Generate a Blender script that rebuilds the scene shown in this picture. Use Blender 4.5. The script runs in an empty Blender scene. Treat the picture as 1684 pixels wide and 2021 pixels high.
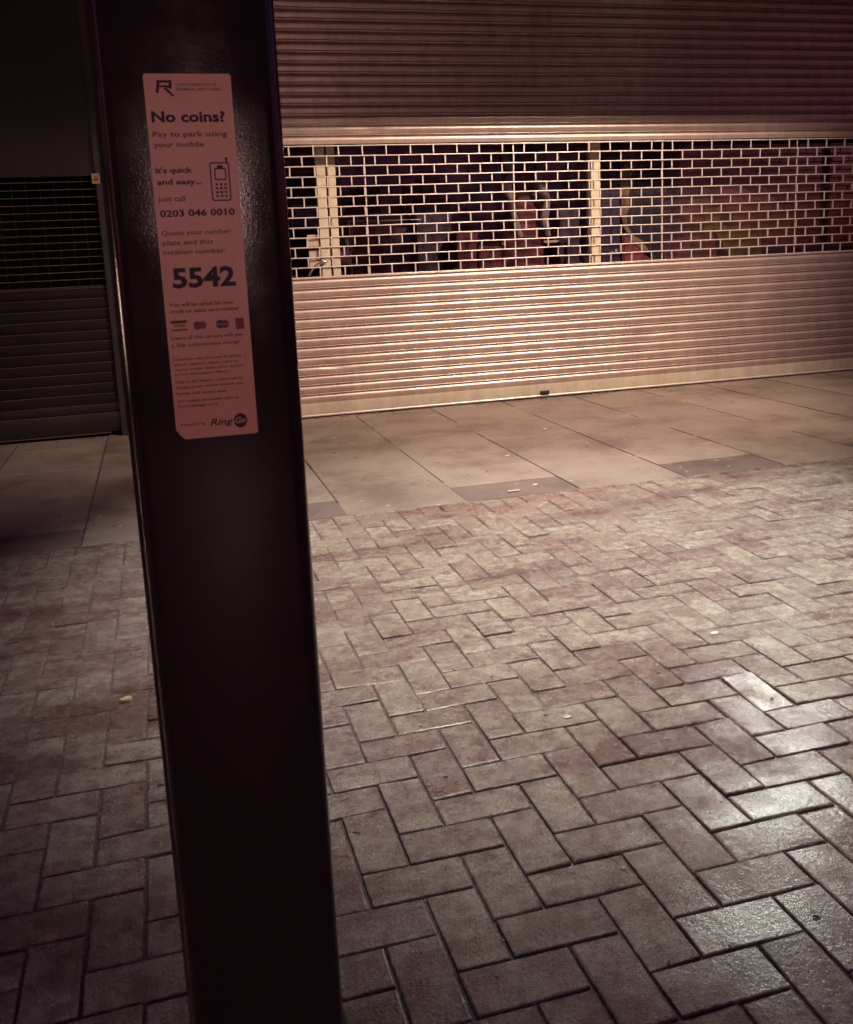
import bpy, bmesh, math, random
from mathutils import Vector, Matrix, noise
random.seed(7)
S = bpy.context.scene
C = S.collection
R = math.radians

# ------------------------------------------------------------------ camera
YAW, PITCH, ROLL = 0.26628, 0.19201, 0.04363
CAM_H = 1.22
fw = Vector((math.sin(YAW)*math.cos(PITCH), math.cos(YAW)*math.cos(PITCH), -math.sin(PITCH)))
rt = Vector((math.cos(YAW), -math.sin(YAW), 0))
dn = fw.cross(rt)
cr, sr = math.cos(ROLL), math.sin(ROLL)
rt2 = cr*rt + sr*dn
dn2 = -sr*rt + cr*dn
cd = bpy.data.cameras.new('camera')
cam = bpy.data.objects.new('camera', cd); C.objects.link(cam)
cam.matrix_world = Matrix(((rt2.x, -dn2.x, -fw.x, 0), (rt2.y, -dn2.y, -fw.y, 0), (rt2.z, -dn2.z, -fw.z, CAM_H), (0, 0, 0, 1)))
cd.sensor_fit = 'VERTICAL'; cd.sensor_height = 36; cd.sensor_width = 30
cd.lens = 1887/2021*36
cd.shift_x = 0.0005; cd.shift_y = -152.5/2021
cd.clip_start = 0.05; cd.clip_end = 500
cd.dof.use_dof = True; cd.dof.focus_distance = 5.0; cd.dof.aperture_fstop = 18
S.camera = cam

# ------------------------------------------------------------------ world, light, exposure
w = bpy.data.worlds.new('World'); S.world = w; w.use_nodes = True
nt = w.node_tree; bg = nt.nodes['Background']
sky = nt.nodes.new('ShaderNodeTexSky'); sky.sky_type = 'NISHITA'; sky.sun_disc = False
sky.sun_elevation = R(3); sky.sun_rotation = R(200)
mx = nt.nodes.new('ShaderNodeMixRGB'); mx.blend_type = 'MULTIPLY'; mx.inputs[0].default_value = 1
mx.inputs[2].default_value = (0.80, 0.24, 0.78, 1)
nt.links.new(sky.outputs[0], mx.inputs[1]); nt.links.new(mx.outputs[0], bg.inputs[0])
bg.inputs[1].default_value = 0.17
S.view_settings.view_transform = 'Standard'; S.view_settings.look = 'None'
S.view_settings.exposure = 0.0; S.view_settings.gamma = 1.0

KEY_LOC = Vector((1.75, 3.75, 5.5)); KEY_AIM = Vector((1.55, 3.5, 0.0)); KEY_W = 3100; KEY_COL = (0.96, 0.92, 0.79); KEY_SIZE = 50
FACE_LOC = Vector((4.8, 2.6, 4.9)); FACE_AIM = Vector((2.6, 7.1, 1.15)); FACE_W = 3700; FACE_COL = (1.0, 0.80, 0.60); FACE_SIZE = 70
BACK_LOC = Vector((4.25, 5.9, 3.10)); BACK_AIM = Vector((2.2, 2.7, 0.0)); BACK_W = 520; BACK_COL = (0.95, 1.0, 0.90); BACK_SIZE = 42

# ------------------------------------------------------------------ node materials
def new_mat(name):
    m = bpy.data.materials.new(name); m.use_nodes = True
    return m, m.node_tree, m.node_tree.nodes['Principled BSDF']
def N(t, kind, **kw):
    n = t.nodes.new(kind)
    for k, v in kw.items(): setattr(n, k, v)
    return n
def ramp(t, fac, stops):
    r = N(t, 'ShaderNodeValToRGB'); e = r.color_ramp.elements
    e[0].position, e[0].color = stops[0][0], (*stops[0][1], 1)
    e[1].position, e[1].color = stops[-1][0], (*stops[-1][1], 1)
    for p, c in stops[1:-1]:
        x = e.new(p); x.color = (*c, 1)
    t.links.new(fac, r.inputs[0]); return r.outputs[0]
def noise_n(t, scale, detail=4, rough=0.6, coord='Object', stretch=None, dist=0):
    tc = N(t, 'ShaderNodeTexCoord'); n = N(t, 'ShaderNodeTexNoise')
    n.inputs['Scale'].default_value = scale; n.inputs['Detail'].default_value = detail
    n.inputs['Roughness'].default_value = rough; n.inputs['Distortion'].default_value = dist
    if stretch:
        mp = N(t, 'ShaderNodeMapping'); mp.inputs['Scale'].default_value = stretch
        t.links.new(tc.outputs[coord], mp.inputs[0]); t.links.new(mp.outputs[0], n.inputs[0])
    else: t.links.new(tc.outputs[coord], n.inputs[0])
    return n.outputs[0]
def mixc(t, fac, a, b, mode='MIX'):
    m = N(t, 'ShaderNodeMixRGB', blend_type=mode)
    for i, v in enumerate((fac, a, b)):
        if isinstance(v, (int, float)): m.inputs[i].default_value = v
        elif isinstance(v, tuple): m.inputs[i].default_value = (*v, 1)
        else: t.links.new(v, m.inputs[i])
    return m.outputs[0]
def bump(t, p, h, strength, dist):
    b = N(t, 'ShaderNodeBump'); b.inputs['Strength'].default_value = strength; b.inputs['Distance'].default_value = dist
    t.links.new(h, b.inputs['Height']); t.links.new(b.outputs[0], p.inputs['Normal'])
def setp(p, **kw):
    for k, v in kw.items():
        p.inputs[k.replace('_', ' ')].default_value = (*v, 1) if isinstance(v, tuple) else v
def simple(name, col, rough=0.6, metal=0.0, var=0.15, scale=30, bmp=0.0, stretch=None):
    m, t, p = new_mat(name); setp(p, Roughness=rough, Metallic=metal)
    n = noise_n(t, scale, stretch=stretch)
    c = ramp(t, n, [(0.3, tuple(x*(1-var) for x in col)), (0.7, tuple(min(1, x*(1+var)) for x in col))])
    t.links.new(c, p.inputs['Base Color'])
    if bmp: bump(t, p, n, bmp, 0.002)
    return m

def paver_mat():
    m, t, p = new_mat('damp_clay_paver')
    at = N(t, 'ShaderNodeAttribute'); at.attribute_name = 'tone'
    base = ramp(t, at.outputs['Fac'], [(0.0, (0.20, 0.135, 0.13)), (0.35, (0.245, 0.195, 0.178)), (1.0, (0.29, 0.25, 0.222))])
    big = noise_n(t, 2.2, 5, 0.65, stretch=(0.55, 1.5, 1))
    st = ramp(t, big, [(0.36, (0.55, 0.38, 0.39)), (0.44, (0.80, 0.70, 0.70)), (0.52, (1.04, 1.03, 1.0))])
    c = mixc(t, 1.0, base, st, 'MULTIPLY')
    mid = noise_n(t, 24, 6, 0.75)
    c = mixc(t, 1.0, c, ramp(t, mid, [(0.36, (0.66, 0.60, 0.61)), (0.5, (0.97, 0.96, 0.95)), (0.64, (1.16, 1.15, 1.13))]), 'MULTIPLY')
    pn = N(t, 'ShaderNodeTexNoise', noise_dimensions='4D'); pn.inputs['Scale'].default_value = 11; pn.inputs['Detail'].default_value = 6; pn.inputs['Roughness'].default_value = 0.75
    tcp = N(t, 'ShaderNodeTexCoord'); t.links.new(tcp.outputs['Object'], pn.inputs['Vector'])
    wm = N(t, 'ShaderNodeMath', operation='MULTIPLY'); wm.inputs[1].default_value = 90; t.links.new(at.outputs['Fac'], wm.inputs[0]); t.links.new(wm.outputs[0], pn.inputs['W'])
    c = mixc(t, 1.0, c, ramp(t, pn.outputs[0], [(0.36, (0.60, 0.48, 0.50)), (0.49, (0.94, 0.90, 0.90)), (0.62, (1.12, 1.12, 1.10))]), 'MULTIPLY')
    fine = noise_n(t, 190, 4, 0.8)
    c = mixc(t, 1.0, c, ramp(t, fine, [(0.34, (0.45, 0.42, 0.43)), (0.5, (1, 1, 1)), (0.66, (1.5, 1.48, 1.42))]), 'MULTIPLY')
    vo = N(t, 'ShaderNodeTexVoronoi'); vo.inputs['Scale'].default_value = 55
    tc = N(t, 'ShaderNodeTexCoord'); t.links.new(tc.outputs['Object'], vo.inputs['Vector'])
    sp = ramp(t, vo.outputs['Distance'], [(0.07, (1, 1, 1)), (0.11, (0, 0, 0))])
    vc = N(t, 'ShaderNodeSeparateColor'); t.links.new(vo.outputs['Color'], vc.inputs[0])
    gt = N(t, 'ShaderNodeMath', operation='GREATER_THAN'); gt.inputs[1].default_value = 0.86; t.links.new(vc.outputs[0], gt.inputs[0])
    mm = N(t, 'ShaderNodeMath', operation='MULTIPLY'); t.links.new(sp, mm.inputs[0]); t.links.new(gt.outputs[0], mm.inputs[1])
    c = mixc(t, mm.outputs[0], c, (0.62, 0.55, 0.48))
    t.links.new(c, p.inputs['Base Color'])
    rr = ramp(t, mid, [(0.35, (0.13, 0.13, 0.13)), (0.65, (0.36, 0.36, 0.36))]); t.links.new(rr, p.inputs['Roughness'])
    setp(p, Specular_IOR_Level=0.6, Coat_Roughness=0.20, Coat_IOR=1.4)
    cw = ramp(t, noise_n(t, 3.5, 4, 0.65), [(0.40, (0.05, 0.05, 0.05)), (0.60, (0.48, 0.48, 0.48))]); t.links.new(cw, p.inputs['Coat Weight'])
    cb = N(t, 'ShaderNodeBump'); cb.inputs['Strength'].default_value = 0.5; cb.inputs['Distance'].default_value = 0.002
    t.links.new(noise_n(t, 70, 4, 0.7), cb.inputs['Height']); t.links.new(cb.outputs[0], p.inputs['Coat Normal'])
    add = N(t, 'ShaderNodeMath', operation='ADD'); t.links.new(mid, add.inputs[0])
    f2 = N(t, 'ShaderNodeMath', operation='MULTIPLY'); f2.inputs[1].default_value = 0.6; t.links.new(fine, f2.inputs[0]); t.links.new(f2.outputs[0], add.inputs[1])
    bump(t, p, add.outputs[0], 1.0, 0.007)
    return m
def slab_mat():
    m, t, p = new_mat('worn_concrete_slab')
    at = N(t, 'ShaderNodeAttribute'); at.attribute_name = 'tone'
    base = ramp(t, at.outputs['Fac'], [(0.0, (0.125, 0.086, 0.082)), (0.35, (0.19, 0.145, 0.128)), (1.0, (0.235, 0.185, 0.158))])
    big = noise_n(t, 1.6, 6, 0.7)
    c = mixc(t, 1.0, base, ramp(t, big, [(0.36, (0.58, 0.50, 0.50)), (0.5, (0.92, 0.88, 0.86)), (0.62, (1.08, 1.06, 1.04))]), 'MULTIPLY')
    fine = noise_n(t, 160, 4, 0.75)
    c = mixc(t, 1.0, c, ramp(t, fine, [(0.32, (0.60, 0.58, 0.58)), (0.5, (1, 1, 1)), (0.68, (1.35, 1.33, 1.3))]), 'MULTIPLY')
    vo = N(t, 'ShaderNodeTexVoronoi'); vo.inputs['Scale'].default_value = 12
    tc = N(t, 'ShaderNodeTexCoord'); t.links.new(tc.outputs['Object'], vo.inputs['Vector'])
    sp = ramp(t, vo.outputs['Distance'], [(0.10, (1, 1, 1)), (0.15, (0, 0, 0))])
    vc = N(t, 'ShaderNodeSeparateColor'); t.links.new(vo.outputs['Color'], vc.inputs[0])
    gt = N(t, 'ShaderNodeMath', operation='GREATER_THAN'); gt.inputs[1].default_value = 0.55; t.links.new(vc.outputs[0], gt.inputs[0])
    mm = N(t, 'ShaderNodeMath', operation='MULTIPLY'); t.links.new(sp, mm.inputs[0]); t.links.new(gt.outputs[0], mm.inputs[1])
    ms = N(t, 'ShaderNodeMath', operation='MULTIPLY'); ms.inputs[1].default_value = 0.45; t.links.new(mm.outputs[0], ms.inputs[0])
    c = mixc(t, ms.outputs[0], c, mixc(t, vc.outputs[1], (0.10, 0.08, 0.08), (0.60, 0.52, 0.44)))
    t.links.new(c, p.inputs['Base Color']); setp(p, Roughness=0.62)
    bump(t, p, fine, 0.35, 0.002)
    return m
def metal_mat(name, a, b, rough, metal, streak=True):
    m, t, p = new_mat(name)
    n1 = noise_n(t, 1.5, 5, 0.65, stretch=(1.6, 1.0, 0.5)); n2 = noise_n(t, 9, 5, 0.7, stretch=(1.2, 1, 0.5))
    c = ramp(t, n1, [(0.3, a), (0.7, b)])
    c = mixc(t, 1.0, c, ramp(t, n2, [(0.3, (0.80, 0.76, 0.76)), (0.6, (1.03, 1.02, 1.0))]), 'MULTIPLY')
    t.links.new(c, p.inputs['Base Color'])
    rr = ramp(t, n2, [(0.3, (rough*1.12,)*3), (0.7, (rough*0.92,)*3)]); t.links.new(rr, p.inputs['Roughness'])
    setp(p, Metallic=metal)
    return m
M = {}
M['paver'] = paver_mat(); M['slab'] = slab_mat()
M['sand'] = simple('joint_sand', (0.055, 0.040, 0.038), 0.9, 0, 0.4, 60, 0.6)
M['sand2'] = simple('jointing_sand', (0.12, 0.09, 0.085), 0.2, 0, 0.8, 170, 1.0)
M['asphalt'] = simple('asphalt', (0.05, 0.05, 0.05), 0.8, 0, 0.3, 80, 0.4)
M['galv'] = metal_mat('galvanised_slat', (0.44, 0.315, 0.29), (0.56, 0.425, 0.375), 0.40, 0.74)
M['grille'] = metal_mat('galvanised_rod', (0.60, 0.49, 0.47), (0.70, 0.59, 0.56), 0.38, 0.45)
M['rail'] = metal_mat('aluminium_rail', (0.45, 0.38, 0.30), (0.55, 0.47, 0.38), 0.45, 0.35)
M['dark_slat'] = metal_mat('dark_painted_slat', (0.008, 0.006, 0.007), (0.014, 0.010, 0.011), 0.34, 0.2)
M['dark_edge'] = metal_mat('pale_slat_edge', (0.09, 0.06, 0.06), (0.15, 0.10, 0.10), 0.4, 0.4)  # paler than the slats, used on their edges and the rail lip
M['dark_paint'] = simple('dark_frame_paint', (0.014, 0.011, 0.012), 0.45, 0, 0.3, 12)
M['frame'] = simple('cream_frame_paint', (0.52, 0.42, 0.31), 0.45, 0, 0.12, 14)
M['plate'] = simple('beige_plate', (0.46, 0.32, 0.26), 0.5, 0, 0.15, 20)
M['steel'] = simple('brushed_steel', (0.6, 0.55, 0.52), 0.3, 0.9, 0.1, 40)
M['brick_wall'] = simple('sooty_render_wall', (0.16, 0.12, 0.11), 0.85, 0, 0.25, 6, 0.3)
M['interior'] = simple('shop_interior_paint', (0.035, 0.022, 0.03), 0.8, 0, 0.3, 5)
M['red_cloth'] = simple('red_cloth', (0.14, 0.026, 0.034), 0.8, 0, 0.7, 14)
M['pale_cloth'] = simple('pale_cloth', (0.26, 0.17, 0.17), 0.8, 0, 0.35, 8)
M['red_card'] = simple('red_card', (0.22, 0.045, 0.045), 0.6, 0, 0.4, 10)
M['blue_card'] = simple('blue_card', (0.045, 0.045, 0.14), 0.5, 0, 0.4, 14)
M['purple_card'] = simple('purple_card', (0.028, 0.014, 0.046), 0.5, 0, 0.3, 8)
M['tan_card'] = simple('tan_card', (0.24, 0.145, 0.065), 0.6, 0, 0.15, 10)
M['poster_dark'] = simple('poster_dark_brown', (0.05, 0.021, 0.028), 0.5, 0, 0.45, 5)
M['poster_skin'] = simple('poster_warm_brown', (0.115, 0.045, 0.042), 0.5, 0, 0.4, 6)
M['poster_black'] = simple('poster_near_black', (0.016, 0.009, 0.016), 0.5, 0, 0.3, 8)
M['poster_olive'] = simple('poster_olive', (0.115, 0.07, 0.026), 0.5, 0, 0.4, 7)
M['backdrop'] = simple('purple_backdrop', (0.34, 0.15, 0.30), 0.7, 0, 0.7, 4)
M['violet'] = simple('muted_violet', (0.045, 0.020, 0.038), 0.6, 0, 0.7, 12)
M['dusty'] = simple('dusty_pink', (0.10, 0.04, 0.05), 0.6, 0, 0.3, 9)
M['cigarette'] = simple('cigarette_paper', (0.55, 0.44, 0.37), 0.8, 0, 0.1, 50)
M['gum'] = simple('flattened_gum', (0.42, 0.38, 0.33), 0.6, 0, 0.1, 80, 0.5)
M['leaf'] = simple('dry_leaf', (0.48, 0.36, 0.20), 0.8, 0, 0.25, 60, 0.5)
M['grit'] = simple('pale_grit', (0.42, 0.36, 0.31), 0.7, 0, 0.3, 90)
M['ink'] = simple('dark_ink', (0.018, 0.012, 0.022), 0.55, 0, 0.1, 50)
M['ink2'] = simple('faded_brown_ink', (0.06, 0.022, 0.022), 0.6, 0, 0.2, 300)
M['inkred'] = simple('red_ink', (0.28, 0.03, 0.03), 0.5, 0, 0.1, 50)
M['inkfade'] = simple('faded_red_ink', (0.34, 0.11, 0.08), 0.5, 0, 0.1, 50)
M['inkblue'] = simple('blue_ink', (0.03, 0.04, 0.16), 0.5, 0, 0.1, 50)
M['inkgreen'] = simple('dark_green_ink', (0.03, 0.03, 0.012), 0.5, 0, 0.1, 50)
def sticker_mat():
    m, t, p = new_mat('salmon_vinyl'); n = noise_n(t, 900, 3, 0.7); b = noise_n(t, 14, 4, 0.6)
    c = ramp(t, b, [(0.3, (0.84, 0.40, 0.26)), (0.7, (0.93, 0.49, 0.33))])
    t.links.new(mixc(t, 1, c, ramp(t, n, [(0.3, (0.86, 0.86, 0.86)), (0.7, (1.12, 1.12, 1.12))]), 'MULTIPLY'), p.inputs['Base Color'])
    setp(p, Roughness=0.36); bump(t, p, noise_n(t, 420, 3, 0.6), 0.22, 0.0006); return m
M['sticker'] = sticker_mat()
def post_mat():
    m, t, p = new_mat('black_gloss_paint'); setp(p, Base_Color=(0.026, 0.016, 0.020), Roughness=0.20, Specular_IOR_Level=0.38)
    a = noise_n(t, 620, 2, 0.5); b = noise_n(t, 240, 2, 0.5)
    ad = N(t, 'ShaderNodeMath', operation='ADD'); t.links.new(a, ad.inputs[0]); t.links.new(b, ad.inputs[1])
    bump(t, p, ad.outputs[0], 0.12, 0.0005)
    r = ramp(t, noise_n(t, 7, 4, 0.6), [(0.35, (0.09, 0.09, 0.09)), (0.65, (0.19, 0.19, 0.19))]); t.links.new(r, p.inputs['Roughness'])
    return m
M['post'] = post_mat()
def glass_mat():
    m = bpy.data.materials.new('shop_glass'); m.use_nodes = True; t = m.node_tree
    t.nodes.remove(t.nodes['Principled BSDF']); out = t.nodes['Material Output']
    tr = N(t, 'ShaderNodeBsdfTransparent'); tr.inputs[0].default_value = (0.9, 0.88, 0.92, 1)
    gl = N(t, 'ShaderNodeBsdfGlossy'); gl.inputs['Roughness'].default_value = 0.03
    fr = N(t, 'ShaderNodeFresnel'); fr.inputs[0].default_value = 1.5
    mxs = N(t, 'ShaderNodeMixShader'); t.links.new(fr.outputs[0], mxs.inputs[0])
    t.links.new(tr.outputs[0], mxs.inputs[1]); t.links.new(gl.outputs[0], mxs.inputs[2]); t.links.new(mxs.outputs[0], out.inputs[0])
    return m
M['glass'] = glass_mat()
def emit_mat(name, col, s):
    m, t, p = new_mat(name); setp(p, Base_Color=(0.1, 0.1, 0.1), Emission_Color=col, Emission_Strength=s); return m

# ------------------------------------------------------------------ mesh helpers
def finish(name, bm, mat, parent=None, smooth=False, loc=None):
    me = bpy.data.meshes.new(name)
    bmesh.ops.recalc_face_normals(bm, faces=bm.faces)
    bm.to_mesh(me); bm.free()
    if smooth:
        for f in me.polygons: f.use_smooth = True
        try: me.set_sharp_from_angle(angle=R(50))
        except Exception: pass
    me.materials.append(mat)
    o = bpy.data.objects.new(name, me); C.objects.link(o)
    if parent: o.parent = parent
    if loc: o.location = loc
    return o
def tag(o, label=None, cat=None, group=None, kind=None):
    for k, v in (('label', label), ('category', cat), ('group', group), ('kind', kind)):
        if v: o[k] = v
    return o
def empty(name, loc, label, cat, group=None):
    o = bpy.data.objects.new(name, None); C.objects.link(o); o.location = loc; o.empty_display_size = 0.1
    return tag(o, label, cat, group)
def box(bm, x0, x1, y0, y1, z0, z1, bev=0.0):
    b = bmesh.new(); bmesh.ops.create_cube(b, size=1)
    for v in b.verts:
        v.co = Vector(((x0+x1)/2+v.co.x*(x1-x0), (y0+y1)/2+v.co.y*(y1-y0), (z0+z1)/2+v.co.z*(z1-z0)))
    if bev: bmesh.ops.bevel(b, geom=b.edges[:], offset=bev, segments=2, profile=0.7, affect='EDGES')
    merge(bm, b)
def merge(bm, b):
    mp = {}
    for v in b.verts: mp[v] = bm.verts.new(v.co)
    for f in b.faces:
        try: bm.faces.new([mp[v] for v in f.verts])
        except ValueError: pass
    b.free()
def tube(bm, pts, r, seg=8, cap=True):
    rings = []
    P = [Vector(p) for p in pts]
    for i, p in enumerate(P):
        d = (P[min(i+1, len(P)-1)]-P[max(i-1, 0)]).normalized()
        a = d.orthogonal().normalized() if abs(d.z) > 0.9 else d.cross(Vector((0, 0, 1))).normalized()
        b = d.cross(a)
        rr = r[i] if isinstance(r, (list, tuple)) else r
        rings.append([bm.verts.new(p+rr*(math.cos(2*math.pi*k/seg)*a+math.sin(2*math.pi*k/seg)*b)) for k in range(seg)])
    for q, s in zip(rings, rings[1:]):
        for k in range(seg): bm.faces.new([q[k], q[(k+1) % seg], s[(k+1) % seg], s[k]])
    if cap:
        bm.faces.new(rings[0][::-1]); bm.faces.new(rings[-1])
def panel(bm, pts, y0, th):
    """outline in the XZ plane at y0, given thickness towards +Y"""
    a = [bm.verts.new((x, y0, z)) for x, z in pts]; b = [bm.verts.new((x, y0+th, z)) for x, z in pts]
    bm.faces.new(a); bm.faces.new(b[::-1])
    n = len(a)
    for i in range(n): bm.faces.new([a[i], b[i], b[(i+1) % n], a[(i+1) % n]])
def rect_pts(x0, x1, z0, z1): return [(x0, z0), (x1, z0), (x1, z1), (x0, z1)]
def lathe(bm, prof, c=(0, 0), sx=1, sy=1, seg=20):
    rings = [[bm.verts.new((c[0]+sx*r*math.cos(2*math.pi*k/seg), c[1]+sy*r*math.sin(2*math.pi*k/seg), z)) for k in range(seg)] for r, z in prof]
    for q, s in zip(rings, rings[1:]):
        for k in range(seg): bm.faces.new([q[k], q[(k+1) % seg], s[(k+1) % seg], s[k]])
    bm.faces.new(rings[0][::-1]); bm.faces.new(rings[-1])

# ------------------------------------------------------------------ ground
D = 7.11                      # plane of the shutters
EDGE = 4.31                   # where block paving meets the slabs
U = 0.1035; OX, OY = 0.389, 2.105
bm = bmesh.new()
v = [bm.verts.new(p) for p in ((-60, -60, -0.115), (60, -60, -0.115), (60, 60, -0.115), (-60, 60, -0.115))]; bm.faces.new(v)
tag(finish('road', bm, M['asphalt']), kind='structure')
bm = bmesh.new(); box(bm, -14, 16, -3.4, EDGE+3.2, -0.11, -0.0125)
tag(finish('paving_bed', bm, M['sand']), kind='structure')
bm = bmesh.new(); prev = None; gy = 0.6
while gy < EDGE+0.02:            # jointing sand, nearly flush where it has not washed out
    row = []
    for q in range(330):
        gx = -1.9+q*0.025
        n_ = noise.noise(Vector((gx*1.7, gy*1.7, 5)))+0.8*noise.noise(Vector((gx*14, gy*14, 9)))
        row.append(bm.verts.new((gx, gy, -0.0042+0.0011*n_-0.0040*max(0, min(1, (2.35-gy+0.15*n_)/0.35)))))
    if prev:
        for q in range(329): bm.faces.new([prev[q], prev[q+1], row[q+1], row[q]])
    prev = row; gy += 0.025
tag(finish('jointing_sand', bm, M['sand2'], smooth=True), kind='structure')
bm = bmesh.new()
x = -14
while x < 16:
    box(bm, x, x+0.91, -3.55, -3.404, -0.11, 0.0, 0.012); x += 0.915
tag(finish('kerb', bm, M['slab']), kind='structure')

def block(bm, lay, x0, x1, y0, y1, tone, gap, ch, jit, tilt):
    j = lambda: random.uniform(-jit, jit)
    g = gap/2
    a = [(x0+g+j(), y0+g+j()), (x1-g+j(), y0+g+j()), (x1-g+j(), y1-g+j()), (x0+g+j(), y1-g+j())]
    cx, cy = (x0+x1)/2, (y0+y1)/2
    tx, ty, dz = random.gauss(0, tilt), random.gauss(0, tilt), random.gauss(0, tilt*0.05)
    def ring(ins, z):
        out = []
        for px, py in a:
            qx = px+(ins if px < cx else -ins); qy = py+(ins if py < cy else -ins)
            out.append(bm.verts.new((qx, qy, z+dz+(qx-cx)*tx+(qy-cy)*ty)))
        return out
    rs = [ring(0, -0.03), ring(0, -ch*0.9), ring(ch*0.35, -ch*0.28), ring(ch, 0)]
    fs = []
    for p, q in zip(rs, rs[1:]):
        for k in range(4): fs.append(bm.faces.new([p[k], p[(k+1) % 4], q[(k+1) % 4], q[k]]))
    fs.append(bm.faces.new(rs[-1]))
    for f in fs: f[lay] = tone
def ground_sheet(name, builder, mat):
    bm = bmesh.new(); lay = bm.faces.layers.float.new('tone')
    builder(bm, lay)
    me = bpy.data.meshes.new(name); bmesh.ops.recalc_face_normals(bm, faces=bm.faces); bm.to_mesh(me); bm.free()
    me.materials.append(mat)
    o = bpy.data.objects.new(name, me); C.objects.link(o)
    return tag(o, kind='structure')
def pavers(bm, lay):
    for i in range(-50, 80):
        for j in range(-54, 25):
            d = (i-j) % 4
            x0 = OX+i*U; y0 = OY+j*U
            if d == 0: b = [x0, x0+2*U, y0, y0+U]
            elif d == 3: b = [x0, x0+U, y0, y0+2*U]
            else: continue
            b[3] = min(b[3], EDGE)
            if b[3]-b[2] < 0.02: continue
            n = noise.noise(Vector((x0*0.9, y0*0.9, 0)))
            tone = min(1, max(0, random.gauss(0.55, 0.24)+0.25*n))
            block(bm, lay, *b, tone, 0.0045+0.002*(y0 < 2.3), random.uniform(0.0022, 0.0058), 0.0016, 0.014)
ground_sheet('block_paving', pavers, M['paver'])
def slabs(bm, lay):
    P = 0.597; X0 = 0.775
    for k in range(-12, 13):
        xa = X0+k*P
        ys = [4.31, 4.61, 5.32, 6.03, 6.75, 7.42] if k % 2 else [4.31, 4.95, 5.67, 6.39, 7.11, 7.42]
        for n, (ya, yb) in enumerate(zip(ys, ys[1:])):
            short = (k % 2 == 1 and n == 0)
            tone = random.uniform(0.0, 0.06) if short else min(1, max(0.3, random.gauss(0.75, 0.16)))
            block(bm, lay, xa, xa+P, ya+0.001, yb-0.001, tone, 0.0, 0.0028, 0.0004, 0.0018)
            # leave wide joints between the rows of slabs
    for v in bm.verts:
        pass
def slabs_gap(bm, lay):
    slabs(bm, lay)
ground_sheet('slab_pavement', slabs_gap, M['slab'])
bm = bmesh.new()
for k in range(-12, 14):      # recessed pointing between rows of slabs
    xa = 0.775+k*0.597; y = 4.32
    while y < 7.05:
        l = random.uniform(0.12, 0.5)
        if random.random() < 0.86: box(bm, xa-0.0042+random.uniform(-.0008, .0008), xa+0.0042+random.uniform(-.0008, .0008), y, min(y+l, 7.08), -0.004, 0.0016)
        y += l+random.choice([0.0, 0.0, 0.02, 0.05])
tag(finish('slab_joint', bm, M['sand']), kind='structure')
# loose grit
bm = bmesh.new()
for _ in range(2600):
    gx, gy = random.uniform(-1.4, 5.6), random.uniform(1.0, 6.9)
    s = random.uniform(0.0008, 0.0021)*(1 if gy < 4.3 else 1.25)
    b = bmesh.new(); bmesh.ops.create_icosphere(b, subdivisions=1, radius=s, matrix=Matrix.Translation((gx, gy, s*0.5+0.001)) @ Matrix.Diagonal((random.uniform(.8, 2), random.uniform(.8, 1.6), 0.7, 1)))
    merge(bm, b)
tag(finish('grit', bm, M['grit']), 'pale grit scattered over the paving', 'grit', kind='stuff')
bm = bmesh.new()
for _ in range(1500):
    gx = random.uniform(-1.4, 6.0); gy = 7.09-abs(random.gauss(0, 0.05)) if random.random() < 0.6 else random.uniform(1.2, 7.0)
    s = random.uniform(0.0012, 0.0035)
    b = bmesh.new(); bmesh.ops.create_icosphere(b, subdivisions=1, radius=s, matrix=Matrix.Translation((gx, gy, s*0.4+0.001)) @ Matrix.Rotation(random.uniform(0, 3), 4, 'Z') @ Matrix.Diagonal((random.uniform(.8, 3.5), random.uniform(.7, 1.4), 0.6, 1)))
    merge(bm, b)
tag(finish('dirt', bm, M['sand']), 'dark bits of dirt on the paving and along the foot of the shutter', 'dirt', kind='stuff')

# ------------------------------------------------------------------ litter
def flat_blob(name, x, y, z, rx, ry, rot, mat, h=0.003, n=11, rough=0.18):
    bm = bmesh.new()
    rs = [1+random.uniform(-rough, rough) for _ in range(n)]
    def ring(s, zz): return [bm.verts.new((s*rs[k]*rx*math.cos(2*math.pi*k/n), s*rs[k]*ry*math.sin(2*math.pi*k/n), zz+random.uniform(0, h*0.2))) for k in range(n)]
    a, b, c = ring(1, 0), ring(0.86, h), ring(0.4, h*0.8)
    for p, q in ((a, b), (b, c)):
        for k in range(n): bm.faces.new([p[k], p[(k+1) % n], q[(k+1) % n], q[k]])
    bm.faces.new(c); bm.faces.new(a[::-1])
    o = finish(name, bm, mat, loc=(x, y, z), smooth=True); o.rotation_euler.z = rot
    return o
bm = bmesh.new(); tube(bm, [(-0.030, 0, 0.0045), (0, 0.001, 0.0045), (0.034, 0, 0.0045)], [0.0042, 0.0044, 0.0042], 10)
o = finish('cigarette_end', bm, M['cigarette'], loc=(1.639, 4.39, 0.001), smooth=True); o.rotation_euler.z = 0.05
tag(o, 'pale cigarette end lying on the dark short slab beside the block paving', 'cigarette end')
tag(flat_blob('chewing_gum', 1.584, 2.48, 0.001, 0.016, 0.011, 0.2, M['gum']), 'pale flattened chewing gum lying farther from the post, between glinting paver joints', 'chewing gum', 'flattened gum on the pavers')
tag(flat_blob('chewing_gum', 0.934, 2.141, 0.001, 0.012, 0.009, 0.1, M['gum']), 'pale round chewing gum on a brick paver nearer the post', 'chewing gum', 'flattened gum on the pavers')
tag(flat_blob('leaf', -0.186, 2.669, 0.001, 0.020, 0.010, 0.2, M['leaf'], 0.006, 9, 0.3), 'small dry tan leaf on the dim pavers left of the black post', 'leaf')
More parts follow.
